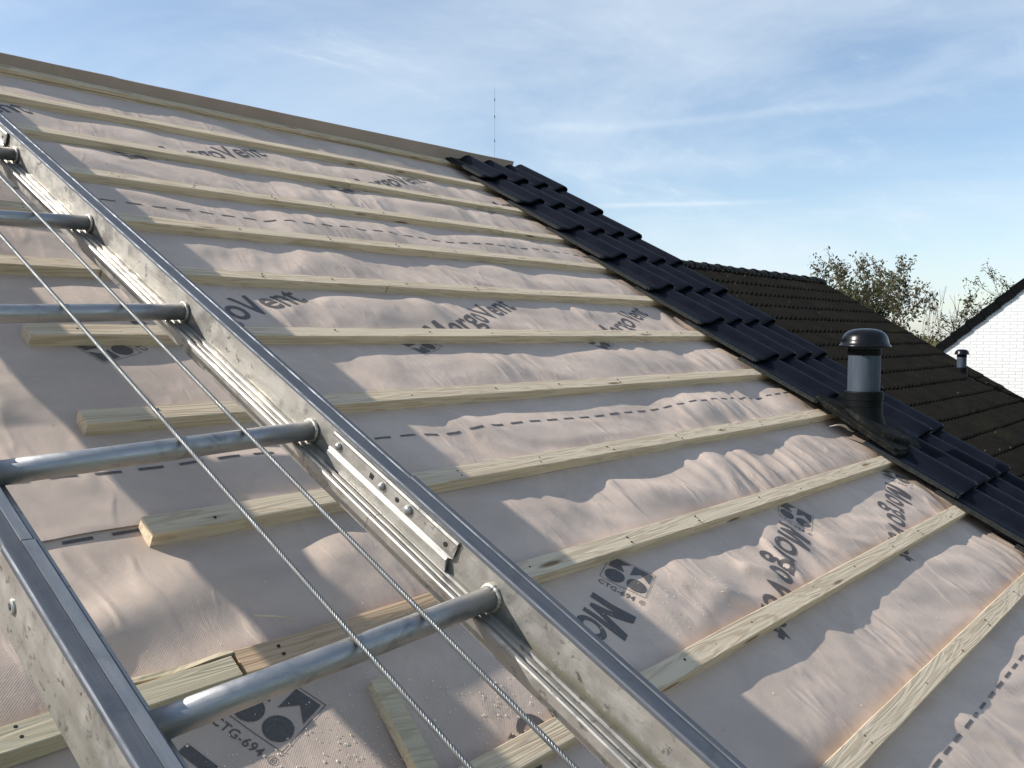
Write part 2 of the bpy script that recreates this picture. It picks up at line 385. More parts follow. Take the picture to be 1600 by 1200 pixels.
def mat_flange():
    m = NT('mossy_vent_tile'); v = m.coord(); n = m.rng(m.noise(v, 26, 6, .7), .45, .68)
    m.set(Base_Color=m.mix(n, (.006, .0065, .0065), (.024, .022, .014)), Roughness=.8, Specular_IOR_Level=.12); m.bump(m.noise(v, 80, 4, .7), .002); return m.m
M['vent_flange'] = mat_flange()
def mat_whitebrick():
    m = NT('white_painted_brick'); v = m.coord()
    b = m.n('ShaderNodeTexBrick'); m.l(v, b.inputs['Vector']); b.inputs['Scale'].default_value = 1
    b.inputs['Brick Width'].default_value = .22; b.inputs['Row Height'].default_value = .0625; b.inputs['Mortar Size'].default_value = .006; b.inputs['Mortar Smooth'].default_value = .5
    b.inputs['Color1'].default_value = (.86, .85, .82, 1); b.inputs['Color2'].default_value = (.80, .79, .76, 1); b.inputs['Mortar'].default_value = (.74, .74, .72, 1)
    m.set(Base_Color=b.outputs['Color'], Roughness=.75)
    bb = m.bump(b.outputs['Fac'], -.006, 1.0); m.bump(m.noise(v, 30, 5, .6), .003, .5, bb); return m.m
M['whitebrick'] = mat_whitebrick()
def mat_redbrick():
    m = NT('brown_brick'); v = m.coord(rot=(math.pi / 2, 0, 0))
    b = m.n('ShaderNodeTexBrick'); m.l(v, b.inputs['Vector']); b.inputs['Scale'].default_value = 1
    b.inputs['Brick Width'].default_value = .22; b.inputs['Row Height'].default_value = .0625; b.inputs['Mortar Size'].default_value = .008
    b.inputs['Color1'].default_value = (.26, .13, .08, 1); b.inputs['Color2'].default_value = (.20, .10, .07, 1); b.inputs['Mortar'].default_value = (.30, .28, .25, 1)
    m.set(Base_Color=b.outputs['Color'], Roughness=.85); m.bump(b.outputs['Fac'], -.005); return m.m
M['brick'] = mat_redbrick()
M['verge'] = simple('dark_verge_tile', (.0045, .005, .0055), .85, 0, .3, 8, .002, .08)
M['deck'] = simple('roof_boarding', (.22, .16, .10), .8, 0, .3, 6, .001)
M['grass'] = simple('lawn_grass', (.06, .085, .03), .95, 0, .4, .8, .02)
M['bark'] = simple('tree_bark', (.075, .062, .048), .9, 0, .35, 14, .01)
M['bark_pale'] = simple('pale_bark', (.17, .15, .12), .9, 0, .3, 14, .01)
def mat_leaf(name, a, b, c):
    m = NT(name); oi = m.n('ShaderNodeNewGeometry')
    r = m.n('ShaderNodeValToRGB'); r.color_ramp.elements[0].color = (*a, 1); r.color_ramp.elements[1].color = (*c, 1)
    e = r.color_ramp.elements.new(.55); e.color = (*b, 1)
    m.l(oi.outputs['Random Per Island'], r.inputs[0])
    m.set(Base_Color=r.outputs[0], Roughness=.6)
    tr = m.n('ShaderNodeBsdfTranslucent'); m.l(r.outputs[0], tr.inputs[0]); mx = m.n('ShaderNodeMixShader'); mx.inputs[0].default_value = .35
    m.l(m.b.outputs[0], mx.inputs[1]); m.l(tr.outputs[0], mx.inputs[2]); m.l(mx.outputs[0], m.o.inputs[0])
    return m.m
M['leaf_autumn'] = mat_leaf('autumn_leaf', (.060, .062, .024), (.090, .085, .032), (.14, .10, .04))
M['leaf_green'] = mat_leaf('olive_leaf', (.040, .050, .020), (.065, .070, .028), (.10, .085, .03))
M['leaf_yellow'] = mat_leaf('yellowing_leaf', (.08, .085, .03), (.14, .12, .035), (.19, .15, .05))

# ------------------------------------------------------------------ setting: ground
bm = bmesh.new(); bmesh.ops.create_grid(bm, x_segments=8, y_segments=8, size=1500)
tag(bmobj('ground', bm, M['grass'], None, Matrix.Translation((0, 0, -8.2))), kind='structure')

# ------------------------------------------------------------------ our house
house = empty('house', Matrix.Translation((-2.2, 0, -8.2)), 'house under re-roofing whose slope fills the foreground, walls of brown brick', 'house')
inv = house.matrix_world.inverted()
def hpart(name, bm, mat, mw=Matrix.Identity(4), smooth=False): return bmobj(name, bm, mat, house, inv @ mw, smooth)
U0, U1, SE = -6.2, 0.86, -5.9
bm = bmesh.new(); box(bm, U0 + .05, U1 - .03, SE + .1, .03, -.20, -.075); hpart('roof_deck', bm, M['deck'], ROOF)
m2 = Matrix.Rotation(math.pi, 4, 'Z')
ridgeY = .10 * math.cos(TH)
back = Matrix.Translation((0, 2 * ridgeY, 0)) @ Matrix.Diagonal((1, -1, 1, 1)) @ ROOF
bm = bmesh.new()
q = [ROOF @ Vector((u, s, h)) for h in (-.075, -.2) for s in (.06, SE) for u in (U0 + .05, U1 - .03)]
q = [inv @ Vector((p.x, 2 * ridgeY - p.y, p.z)) for p in q]
vv = [bm.verts.new(p) for p in q]
for f in ((0, 1, 3, 2), (4, 5, 7, 6), (0, 1, 5, 4), (2, 3, 7, 6), (0, 2, 6, 4), (1, 3, 7, 5)): bm.faces.new([vv[i] for i in f])
bmobj('roof_deck', bm, M['membrane'], house)
ye = SE * math.cos(TH); ze = SE * math.sin(TH)
def gable(x0, x1, name='gable_wall'):
    bm = bmesh.new(); pr = [(ye + .5, -8.2), (2 * ridgeY - ye - .5, -8.2), (2 * ridgeY - ye - .5, ze + .06), (ridgeY, -.21), (ye + .5, ze + .06)]
    A = [bm.verts.new((x0, a, b)) for a, b in pr]; B = [bm.verts.new((x1, a, b)) for a, b in pr]
    for i in range(5): j = (i + 1) % 5; bm.faces.new((A[i], A[j], B[j], B[i]))
    bm.faces.new(A); bm.faces.new(B[::-1]); hpart(name, bm, M['brick'])
gable(U1 - .30, U1 - .06); gable(U0 + .2, U0 + .45)
bm = bmesh.new(); box(bm, U0 + .45, U1 - .30, ye + .5, ye + .75, -8.2, ze - .1); hpart('front_wall', bm, M['brick'])
bm = bmesh.new(); box(bm, U0 + .45, U1 - .30, 2 * ridgeY - ye - .75, 2 * ridgeY - ye - .5, -8.2, ze - .1); hpart('rear_wall', bm, M['brick'])

# ------------------------------------------------------------------ underlay sheets
def sheet(name, label, s_hi, s_lo, lift, us=(-5.6, .84), du=.0095, mat='membrane'):
    nu = int((us[1] - us[0]) / du); ns = int((s_hi - s_lo) / du)
    u = np.linspace(us[0], us[1], nu); s = np.linspace(s_hi, s_lo, ns)
    UU, SS = np.meshgrid(u, s)
    edge_w = .006 * gn(UU * 4, SS * 0, 21)
    SS2 = SS + np.where(SS < s_lo + .1, edge_w, 0)
    Z = H(UU, SS2) + lift
    d = SS - s_lo
    Z = Z + np.exp(-(d / .02) ** 2) * (.0025 + .004 * np.clip(gn(UU * 3, SS * 0, 22), 0, 1))
    co = np.stack([UU, SS2, Z], -1).reshape(-1, 3)
    idx = np.arange(nu * ns).reshape(ns, nu)
    a, b, c, e = idx[:-1, :-1].ravel(), idx[:-1, 1:].ravel(), idx[1:, 1:].ravel(), idx[1:, :-1].ravel()
    fc = np.stack([a, e, c, b], -1)
    me = bpy.data.meshes.new(name); me.vertices.add(len(co)); me.vertices.foreach_set('co', co.ravel())
    me.loops.add(fc.size); me.loops.foreach_set('vertex_index', fc.ravel().astype(np.int32))
    me.polygons.add(len(fc)); me.polygons.foreach_set('loop_start', np.arange(0, fc.size, 4, dtype=np.int32))
    me.polygons.foreach_set('loop_total', np.full(len(fc), 4, dtype=np.int32)); me.update(calc_edges=True); me.validate()
    o = linkmesh(name, me, M[mat], None, ROOF, True)
    return tag(o, label, 'underlay', 'overlapping rolls of roofing underlay')
shA = sheet('roofing_underlay', 'pinkish beige underlay roll stretched just below the ridge', .085, -1.365, .0042)
shB = sheet('roofing_underlay', 'beige underlay roll across the middle of the roof, between the dashed lines', -1.21, -2.703, .0021)
shC = sheet('roofing_underlay', 'wrinkled underlay roll at the bottom of the photo with upside down lettering', -2.56, -4.055, .0)
shD = sheet('roofing_underlay', 'lowest underlay roll, below the dashed line in the bottom right corner', -3.98, -5.7, -.003, du=.02)
SH = {'A': (shA, .0042), 'B': (shB, .0021), 'C': (shC, 0.0)}

# ------------------------------------------------------------------ printing on the underlay
def conform(bm, key, up=.0011, grid=.011):
    """cut a flat outline into a fine grid and lay it on the sheet"""
    xs = [v.co.x for v in bm.verts]; ys = [v.co.y for v in bm.verts]
    for axis, arr in ((0, xs), (1, ys)):
        x = math.floor(min(arr) / grid) * grid + grid
        while x < max(arr):
            co = Vector((0, 0, 0)); co[axis] = x; no = Vector((0, 0, 0)); no[axis] = 1
            bmesh.ops.bisect_plane(bm, geom=bm.verts[:] + bm.edges[:] + bm.faces[:], plane_co=co, plane_no=no, dist=1e-6)
            x += grid
    u = np.array([v.co.x for v in bm.verts]); s = np.array([v.co.y for v in bm.verts])
    z = H(u, s) + SH[key][1] + up
    for v, zz in zip(bm.verts, z): v.co.z = zz
def textbm(txt, width, height, bold=.012, spacing=1.0):
    cu = bpy.data.curves.new('t', 'FONT'); cu.body = txt; cu.size = 1; cu.offset = bold; cu.space_character = spacing; cu.resolution_u = 5; cu.fill_mode = 'FRONT'
    o = bpy.data.objects.new('t', cu); col.objects.link(o)
    dg = bpy.context.evaluated_depsgraph_get(); me = bpy.data.meshes.new_from_object(o.evaluated_get(dg))
    bpy.data.objects.remove(o); bpy.data.curves.remove(cu)
    bm = bmesh.new(); bm.from_mesh(me); bpy.data.meshes.remove(me)
    bmesh.ops.remove_doubles(bm, verts=bm.verts, dist=1e-5)
    x0 = min(v.co.x for v in bm.verts); x1 = max(v.co.x for v in bm.verts)
    sx = width / (x1 - x0)
    for v in bm.verts: v.co = Vector(((v.co.x - x0) * sx, v.co.y * height / .70, 0))
    return bm
def place(bm, m):
    bmesh.ops.transform(bm, matrix=m, verts=bm.verts)
def rect(bm, pts): bm.faces.new([bm.verts.new((x, y, 0)) for x, y in pts])
def disc(bm, cx, cy, r, n=28): rect(bm, [(cx + r * math.cos(2 * math.pi * k / n), cy + r * math.sin(2 * math.pi * k / n)) for k in range(n)])
def ringf(bm, cx, cy, r0, r1, n=20):
    for k in range(n):
        a, b = 2 * math.pi * k / n, 2 * math.pi * (k + 1) / n
        rect(bm, [(cx + r * math.cos(t), cy + r * math.sin(t)) for r, t in ((r0, a), (r1, a), (r1, b), (r0, b))])
def print_unit(key, cu_, cs_, ang):
    par = SH[key][0]
    base = Matrix.Translation((cu_, cs_, 0)) @ Matrix.Rotation(ang, 4, 'Z')
    bm = textbm('orgoVent', .540, .108, .013, 1.0); place(bm, Matrix.Translation((.104, 0, 0)))
    rect(bm, [(0, 0), (0, .113), (.025, .113), (.046, .046), (.067, .113), (.092, .113), (.092, 0), (.0715, 0), (.0715, .070), (.0525, .008), (.0395, .008), (.0205, .070), (.0205, 0)])
    bmesh.ops.triangulate(bm, faces=bm.faces[:]); place(bm, base @ Matrix.Translation((.140, -.054, 0))); conform(bm, key)
    bmobj('printed_lettering', bm, M['ink'], par, Matrix.Identity(4))
    # certification mark: own upright is turned by a quarter
    q = base @ Matrix.Rotation(math.pi / 2, 4, 'Z')
    bm = bmesh.new(); t = .0014; a = .060
    for p in ([(-a, -a), (a, -a), (a, -a + t), (-a, -a + t)], [(-a, a - t), (a, a - t), (a, a), (-a, a)], [(-a, -a + t), (-a + t, -a + t), (-a + t, a - t), (-a, a - t)], [(a - t, -a + t), (a, -a + t), (a, a - t), (a - t, a - t)]): rect(bm, p)
    g = .0035; e = .0535
    rect(bm, [(-e, e), (-e, g), (-.012, g), (-.026, .028)]); rect(bm, [(-e, e), (-.026, .028), (-g, e)])
    rect(bm, [(g, e), (g, g), (.028, .031), (.0535, e)]); rect(bm, [(e, e), (.028, .031), (e, g)])
    disc(bm, -.0285, -.0285, .0250); disc(bm, .0285, -.0285, .0250)
    place(bm, q); conform(bm, key)
    bmobj('certification_mark', bm, M['ink'], par, Matrix.Identity(4))
    bm = textbm('CTG-694', .094, .0170, .004, 1.05); place(bm, q @ Matrix.Translation((-.056, -.088, 0)));
    b2 = bmesh.new(); ringf(b2, .0565, -.080, .0060, .0072); place(b2, q); me = bpy.data.meshes.new('x'); b2.to_mesh(me); b2.free(); bm.from_mesh(me)
    b3 = textbm('R', .0055, .0070, .01); place(b3, q @ Matrix.Translation((.0540, -.0835, 0))); b3.to_mesh(me); b3.free(); bm.from_mesh(me); bpy.data.meshes.remove(me)
    conform(bm, key)
    bmobj('printed_number', bm, M['ink'], par, Matrix.Identity(4))
A1 = math.radians(23.4)
for cu_ in (-3.29, -2.295, -1.31, -.33): print_unit('A', cu_, -.705, A1)
for cu_ in (-2.912, -1.904, -.905): print_unit('B', cu_, -2.075, A1)
for cu_ in (-3.060, -2.062, -1.07, -.08): print_unit('C', cu_, -3.163, A1 + math.pi)
def dashes(key, s, u0, u1, L=.052, gap=.034, w=.0075):
    bm = bmesh.new(); u = u0; random.seed(3)
    while u < u1:
        rect(bm, [(u, s - w / 2), (u + L, s - w / 2), (u + L, s + w / 2), (u, s + w / 2)]); u += L + gap
    conform(bm, key, .0012, .013); bmobj('dashed_line', bm, M['ink'], SH[key][0], Matrix.Identity(4))
dashes('A', .045, -3.4, .2); dashes('A', -1.197, -4.4, .6); dashes('B', -2.545, -4.4, .6); dashes('C', -3.898, -2.9, .6); dashes('C', -2.7115, -4.0, .3)

# ------------------------------------------------------------------ ridge roll
bm = bmesh.new()
us = np.arange(-5.6, .60, .04)
prev = None
for u in us:
    hr = .041 + (u + 2.55) * .0125 + .0015 * float(gn(u * 3, 0, 31)) + (.003 if u < -2.06 else 0)
    cr = (hr + .0) ; pts = [(-.004 if u < .5 else .02, -.015), (.045, -.012), (.052, hr - .004), (.058, hr - .001), (.072, hr - .016), (.11, hr - .085), (.20, hr - .25)]
    ring = [bm.verts.new((u + (.0 if u < us[-1] - .01 else (.02 - .25 * (hr - z if False else 0))), s, z)) for s, z in pts]
    if prev: [bm.faces.new((prev[i], prev[i + 1], ring[i + 1], ring[i])) for i in range(len(pts) - 1)]
    prev = ring
rr = bmobj('ridge_underlay', bm, M['ridge_roll'], None, ROOF, True)
tag(rr, 'brown underlay strip folded over the ridge above the topmost batten', 'underlay strip')
md = rr.modifiers.new('s', 'SOLIDIFY'); md.thickness = .003

# ------------------------------------------------------------------ battens
ordw = ['topmost', 'second', 'third', 'fourth', 'fifth', 'sixth', 'seventh', 'eighth', 'ninth', 'tenth', 'eleventh', 'twelfth', 'thirteenth', 'fourteenth']
def batten(row, u0, u1, label, mat='wood', w=BW, ds=0, dh=0, rot=0, nails=True, seed=0):
    s_edge = -row * GA + ds
    rt = empty('roof_batten', ROOF @ Matrix.Translation((u0, s_edge, -TB + dh)) @ Matrix.Rotation(rot, 4, 'Z'), label, 'batten', 'pine battens nailed across the roof')
    L = u1 - u0; bm = bmesh.new(); n = max(2, int(L / .12)); rnd = random.Random(row * 31 + seed)
    ph = rnd.random() * 6; x = 0; prev = None; b = .0016
    for i in range(n + 1):
        x = L * i / n; dy = .0028 * math.sin(x * 1.6 + ph) + .0009 * rnd.uniform(-1, 1); dz = .0014 * math.sin(x * 3.1 + ph)
        if i in (0, n): dy = 0
        pr = [(0, .001), (0, TB - b), (b, TB), (w - b, TB), (w, TB - b), (w, .001)]
        ring = [bm.verts.new((x, y + dy, z + dz)) for y, z in pr]
        if prev:
            for k in range(6): bm.faces.new((prev[k], prev[(k + 1) % 6], ring[(k + 1) % 6], ring[k]))
        else: bm.faces.new(ring)
        prev = ring
    bm.faces.new(prev[::-1])
    bmobj('batten_board', bm, M[mat], rt, Matrix.Identity(4))
    if nails and row >= 3:
        u = .07 + rnd.uniform(0, .1); first = None
        while u < L - .04:
            for y in (.014, .032) if rnd.random() < .4 else ((rnd.uniform(.012, .034)),):
                if first is None:
                    bm = bmesh.new(); bmesh.ops.create_cone(bm, cap_ends=True, segments=10, radius1=.0032, radius2=.0028, depth=.0016)
                    first = bmobj('nail', bm, M['nail'], rt, Matrix.Translation((u, y, TB + .0006)))
                else:
                    c = first.copy(); col.objects.link(c); c.parent = rt; c.matrix_local = Matrix.Translation((u + rnd.uniform(-.01, .01), y, TB + .0006))
            u += rnd.uniform(.28, .42)
    return rt
def under(i): return 'the %s course of battens counted down from the ridge' % ordw[i]
UR = .80
batten(0, -5.5, UR, 'long pine batten directly under the ridge strip, topmost on the roof')
batten(1, -5.5, UR, 'long pine batten second down from the ridge')
batten(2, -5.5, -1.257, 'left length of the third batten below the ridge, ending at its butt joint')
batten(2, -1.253, UR, 'right length of the third batten below the ridge, running under the new tiles', seed=1)
batten(3, -5.5, -.513, 'left length of the fourth batten below the ridge, up to the dark joint')
batten(3, -.508, UR, 'short right length of the fourth batten below the ridge, by the new tiles', seed=1)
batten(4, -5.5, UR, 'fifth batten below the ridge, just under the upper dashed line')
batten(5, -5.5, -2.794, 'piece of the sixth batten seen between the ladder rails, ending at a dark joint')
batten(5, -2.789, -1.786, 'middle length of the sixth batten, emerging from behind the ladder', seed=1)
batten(5, -1.782, UR, 'right length of the sixth batten below the ridge, above the large lettering', seed=2)
batten(6, -3.078, UR, 'seventh batten, its sawn left end lying highest of the cut ends between the ladder rails')
batten(7, -3.081, UR, 'eighth batten, second of the sawn ends between the ladder rails')
batten(8, -3.092, -.141, 'ninth batten with sawn left end by the steel wires, just above the sheet overlap')
batten(8, -.137, UR, 'short right length of the ninth batten at the foot of the vent tile', seed=1)
batten(9, -3.088, -2.475, 'reddish new batten with striped grain starting under a rung', 'wood_orange', ds=-.002, seed=3)
batten(9, -2.472, UR, 'tenth batten running up to the tiles above the lettering with logo squares', seed=1)
rt = batten(9, -5.0, -3.098, 'greenish rough sawn batten with a split edge, left of the reddish one', 'wood_rough', ds=.003, dh=.002, w=.042, rot=-.004)
# the splinter peeling off the rough batten
bm = bmesh.new(); prev = None
for i in range(15):
    x = 1.66 + i * .018; y = .044 + .0035 * math.sin(i * .5) + .002 * (i / 14); w_ = .012 if i < 14 else .006
    ring = [bm.verts.new((x, y, .001)), bm.verts.new((x, y + .001, TB - .001 + .003 * math.sin(i * .7))), bm.verts.new((x, y + w_, TB - .004)), bm.verts.new((x, y + w_ + .002, .001))]
    if prev: [bm.faces.new((prev[k], prev[(k + 1) % 4], ring[(k + 1) % 4], ring[k])) for k in range(4)]
    else: bm.faces.new(ring)
    prev = ring
bm.faces.new(prev[::-1]); bmobj('split_strip', bm, M['wood_rough'], rt, Matrix.Identity(4))
batten(10, -3.085, UR, 'eleventh batten, passing under the foot of the ladder and the lower steel wire')
batten(11, -3.2, UR, 'twelfth batten, lowest one visible, in the bottom right corner')
batten(12, -3.2, UR, 'batten below the bottom edge of the photo'); 
# offcut lying on the sheet
bm = bmesh.new(); box(bm, 0, .037, -.52, 0, 0, .022, .0015)
oc = bmobj('batten_offcut', bm, M['wood_rough'], None, ROOF @ Matrix.Translation((-2.895, -3.192, -TB + .002)) @ Matrix.Rotation(-.245, 4, 'Z') @ Matrix.Rotation(-.10, 4, 'X'))
tag(oc, 'loose batten offcut lying down the slope between the lowest rung and the wire', 'offcut')

# ------------------------------------------------------------------ new tiles
TW = .2; TL = .425
def tile_mesh():
    bm = bmesh.new()
    xs = []; zs = []
    def prof(x):
        if x < .078: return .0
        if x < .080: return .0030
        if x < .145:
            t = (x - .080) / .065; return .034 * (t * t * (3 - 2 * t)) - 0.0005
        if x < .172: return .034 + .003 * math.sin((x - .145) / .027 * math.pi)
        t = min(1, (x - .172) / .034); return .034 - .031 * (1 - math.sqrt(max(0, 1 - t * t)))
    xs = [0, .004, .02, .04, .06, .077, .079, .081, .09, .10, .11, .12, .13, .14, .15, .16, .168, .176, .184, .192, .198, .202, .2055]
    ys = [0, .004, .012, .03, .12, .22, .32, TL]   # 0 = lower nose
    top = []; bot = []
    for y in ys:
        tilt = .046 - .034 * (y / TL)
        nose = -.0060 if y == 0 else (-.0018 if y < .006 else 0)
        top.append([bm.verts.new((x, y - .008 * max(0, prof(x)) / .034 * (1 if y < .02 else 0), tilt + prof(x) + nose + (-.002 if x == 0 else 0))) for x in xs])
        bot.append([bm.verts.new((min(max(x, .002), .1995), y + .001, tilt + (prof(x) if x < .176 else max(.0, prof(x) - .004)) - .015)) for x in xs])
    for i in range(len(ys) - 1):
        for k in range(len(xs) - 1):
            bm.faces.new((top[i][k], top[i][k + 1], top[i + 1][k + 1], top[i + 1][k]))
            bm.faces.new((bot[i][k + 1], bot[i][k], bot[i + 1][k], bot[i + 1][k + 1]))
    for i in range(len(ys) - 1):
        bm.faces.new((top[i + 1][0], bot[i + 1][0], bot[i][0], top[i][0])); bm.faces.new((top[i][-1], bot[i][-1], bot[i + 1][-1], top[i + 1][-1]))
    for k in range(len(xs) - 1):
        bm.faces.new((top[0][k + 1], top[0][k], bot[0][k], bot[0][k + 1])); bm.faces.new((top[-1][k], top[-1][k + 1], bot[-1][k + 1], bot[-1][k]))
    bmesh.ops.recalc_face_normals(bm, faces=bm.faces); me = bpy.data.meshes.new('roof_tile'); bm.to_mesh(me); bm.free(); me.materials.append(M['tile'])
    for p in me.polygons: p.use_smooth = True
    return me
def lip_mesh():
    bm = bmesh.new(); prev = None
    for y in (.006, .16, .30, TL - .002):
        tilt = .046 - .034 * (y / TL)
        pr = [(.0015, -.003), (.0015, -.013), (-.024, -.018), (-.024, -.007), (-.020, -.005), (-.018, -.012), (-.012, -.012), (-.010, -.005), (-.006, -.005), (-.004, -.010)]
        ring = [bm.verts.new((x, y, tilt + z)) for x, z in pr]
        if prev: [bm.faces.new((prev[k], prev[(k + 1) % 10], ring[(k + 1) % 10], ring[k])) for k in range(10)]
        else: bm.faces.new(ring)
        prev = ring
    bm.faces.new(prev[::-1]); box(bm, -.021, .012, -.004, .014, .030, .0395)
    bmesh.ops.recalc_face_normals(bm, faces=bm.faces); me = bpy.data.meshes.new('side_lip'); bm.to_mesh(me); bm.free(); me.materials.append(M['tile_lip']); return me
TM = tile_mesh(); LM = lip_mesh()
TM.set_sharp_from_angle(angle=math.radians(38))
def tile(u, row, label, dz=0, dr=0):
    s = -(row + 1) * GA + .062
    o = bpy.data.objects.new('roof_tile', TM); col.objects.link(o); o.matrix_world = ROOF @ Matrix.Translation((u, s, dz)) @ Matrix.Rotation(dr, 4, 'Z')
    tag(o, label, 'roof tile', 'new black tiles hooked over the battens')
    l = bpy.data.objects.new('side_lip', LM); col.objects.link(l); l.parent = o
rnd = random.Random(5)
cn = ['leftmost', 'second from the left', 'third from the left', 'rightmost']
for row in range(0, 13):
    for c in range(4):
        if row == 8 and c < 2: continue
        ww = ordw[row] if row else 'topmost'
        lab = 'glossy black roof tile, %s in the %s course below the ridge' % (cn[c], ww)
        tile(c * TW + rnd.uniform(-.0015, .0015), row, lab, rnd.uniform(-.0008, .0012), rnd.uniform(-.003, .003))

# ------------------------------------------------------------------ vent
def make_vent(label, vb, hb, flat):
    # flat tile with a conical collar, grey pipe, mushroom cap. vb = base point on the roof frame
    W = (ROOF @ Vector(vb))
    root = empty('roof_vent', Matrix.Translation(W), label, 'vent pipe', 'plastic vent pipes on the roofs')
    R4 = Matrix.Rotation(TH, 4, 'X')
    # plate in roof orientation
    bm = bmesh.new(); pts = []
    x0, x1, y0, y1 = -.150, .205, -.245, .205; r = .07
    for cx, cy, a0 in ((x1 - r, y1 - .03, 0), (x0 + .02, y1 - .02, 90), (x0 + .02, y0 + .02, 180), (x1 - r, y0 + r, 270)):
        rr_ = r if cx > 0 else .02
        if a0 == 0: rr_ = .03; cx = x1 - .03
        for k in range(7): a = math.radians(a0 + 15 * k); pts.append((cx + rr_ * math.cos(a), cy + rr_ * math.sin(a)))
    for z0, z1, sc in ((-.012, .004, 1.0), (.004, .014, .965)):
        A = [bm.verts.new((x * sc, y * sc, z0)) for x, y in pts]; B = [bm.verts.new((x * sc * (.97 if sc < 1 else 1), y * sc * (.97 if sc < 1 else 1), z1)) for x, y in pts]
        n = len(pts); [bm.faces.new((A[i], A[(i + 1) % n], B[(i + 1) % n], B[i])) for i in range(n)]; bm.faces.new(B); bm.faces.new(A[::-1])
    box(bm, x0 - .004, x0 + .012, y0 + .03, y1 - .03, .002, .016, .003)
    A = [[bm.verts.new((.02 + rx * math.cos(2 * math.pi * k / 40), -.06 + ry_ * math.sin(2 * math.pi * k / 40), z)) for k in range(40)] for rx, ry_, z in ((.145, .165, .012), (.135, .155, .030), (.120, .140, .036), (.05, .05, .037))]
    for P_, Q_ in zip(A[:-1], A[1:]): [bm.faces.new((P_[k], P_[(k + 1) % 40], Q_[(k + 1) % 40], Q_[k])) for k in range(40)]
    bm.faces.new(A[-1]); bmobj('base_plate', bm, M['vent_flange'], root, R4)
    # skirt: lofted between an oval on the plate and the vertical collar
    bm = bmesh.new(); n = 48; rings = []
    for t in (0, .25, .5, .75, 1):
        ring = []
        for k in range(n):
            a = 2 * math.pi * k / n; c_, s_ = math.cos(a), math.sin(a)
            lo = R4 @ Vector((.087 * c_ , .100 * s_ - .030, .010)); hi = Vector((.0810 * c_, .0810 * s_, .066))
            e = t ** .55; f_ = 1 - (1 - t) ** 2
            p = Vector((lo.x + (hi.x - lo.x) * f_, lo.y + (hi.y - lo.y) * f_, lo.z + (hi.z - lo.z) * t)); ring.append(bm.verts.new(p))
        rings.append(ring)
    for A, B in zip(rings[:-1], rings[1:]): [bm.faces.new((A[k], A[(k + 1) % n], B[(k + 1) % n], B[k])) for k in range(n)]
    bmobj('skirt', bm, M['collar'], root, Matrix.Identity(4), True)
    bm = bmesh.new(); lathe(bm, [(.0810, .060), (.0820, .066), (.0820, .090), (.0840, .092), (.0845, .127), (.0820, .132), (.0710, .132), (.0710, .07)])
    bmobj('collar', bm, M['collar'], root, Matrix.Identity(4), False)
    bm = bmesh.new(); lathe(bm, [(.0690, .08), (.0692, .30), (.0692, .392), (.061, .392), (.061, .12)])
    p = bmobj('pipe', bm, M['pvc'], root, Matrix.Identity(4), True)
    bm = bmesh.new(); pr = [(.050, .402), (.105, .408), (.1185, .408), (.1200, .412), (.1180, .416), (.1120, .420), (.1085, .435), (.1020, .454), (.0900, .470), (.0720, .481), (.0480, .488), (.0200, .4905), (0, .491)]
    pr = [(a * .925, b - .078) for a, b in pr]
    lathe(bm, pr, 56); bmobj('cap', bm, M['cap'], root, Matrix.Identity(4), True)
    bm = bmesh.new(); lathe(bm, [(.0712, .322), (.0712, .294), (.0695, .292)]); bmobj('cap_sleeve', bm, M['collar'], root, Matrix.Identity(4), True)
    return root
v1 = make_vent('mushroom capped vent pipe rising through the strip of new black tiles', (.150, -2.868, .040), 0, 0)
NBH = -1.33376
v2 = empty('roof_vent', Matrix.Translation(ROOF @ Vector((10.90, -1.04, NBH - .0))), 'distant vent pipe near the far edge of the old dark roof, before the white wall', 'vent pipe', 'plastic vent pipes on the roofs')
for ch in list(v1.children):
    c = ch.copy(); col.objects.link(c); c.parent = v2; c.matrix_basis = ch.matrix_basis.copy()
# leaf on the plate
bm = bmesh.new(); rect(bm, [(-.014, 0), (-.004, -.006), (.008, -.005), (.016, .001), (.006, .006), (-.006, .006)])
lf = bmobj('fallen_leaf', bm, simple('orange_leaf', (.42, .22, .05), .6), None, ROOF @ Matrix.Translation((.245, -3.0, .062)) @ Matrix.Rotation(.3, 4, 'X'))
tag(lf, 'small orange leaf lying on the vent base plate', 'leaf')
# torn flap of underlay at the foot of the vent tile
bm = bmesh.new(); rnd = random.Random(8); prev = None
for i in range(9):
    t = i / 8; x = -.035 + .11 * t; ring = [bm.verts.new((x, -.012 - .045 * t + rnd.uniform(-.004, .004), .004 + .012 * math.sin(3 * t))), bm.verts.new((x + .005, -.035 - .05 * t, .022 + .012 * math.sin(5 * t) + rnd.uniform(0, .006)))]
    if prev: bm.faces.new((prev[0], prev[1], ring[1], ring[0]))
    prev = ring
tf = bmobj('torn_underlay_scrap', bm, simple('torn_pale_fleece', (.62, .56, .46), .8), None, ROOF @ Matrix.Translation((-.01, -2.80, -.02))); tag(tf, 'pale torn scrap of underlay curling out under the vent tile', 'scrap')
tf.modifiers.new('s', 'SOLIDIFY').thickness = .002
# straw like splinter
bm = bmesh.new(); tube(bm, [(0, 0, .004), (.03, -.018, .010), (.062, -.034, .006)], [.0012, .0016, .0008], 6)
sp = bmobj('wood_splinter', bm, simple('splinter_wood', (.66, .56, .36), .7), None, ROOF @ Matrix.Translation((-3.005, -2.985, -.022))); tag(sp, 'thin straw coloured splinter on the sheet above the reddish batten', 'splinter')

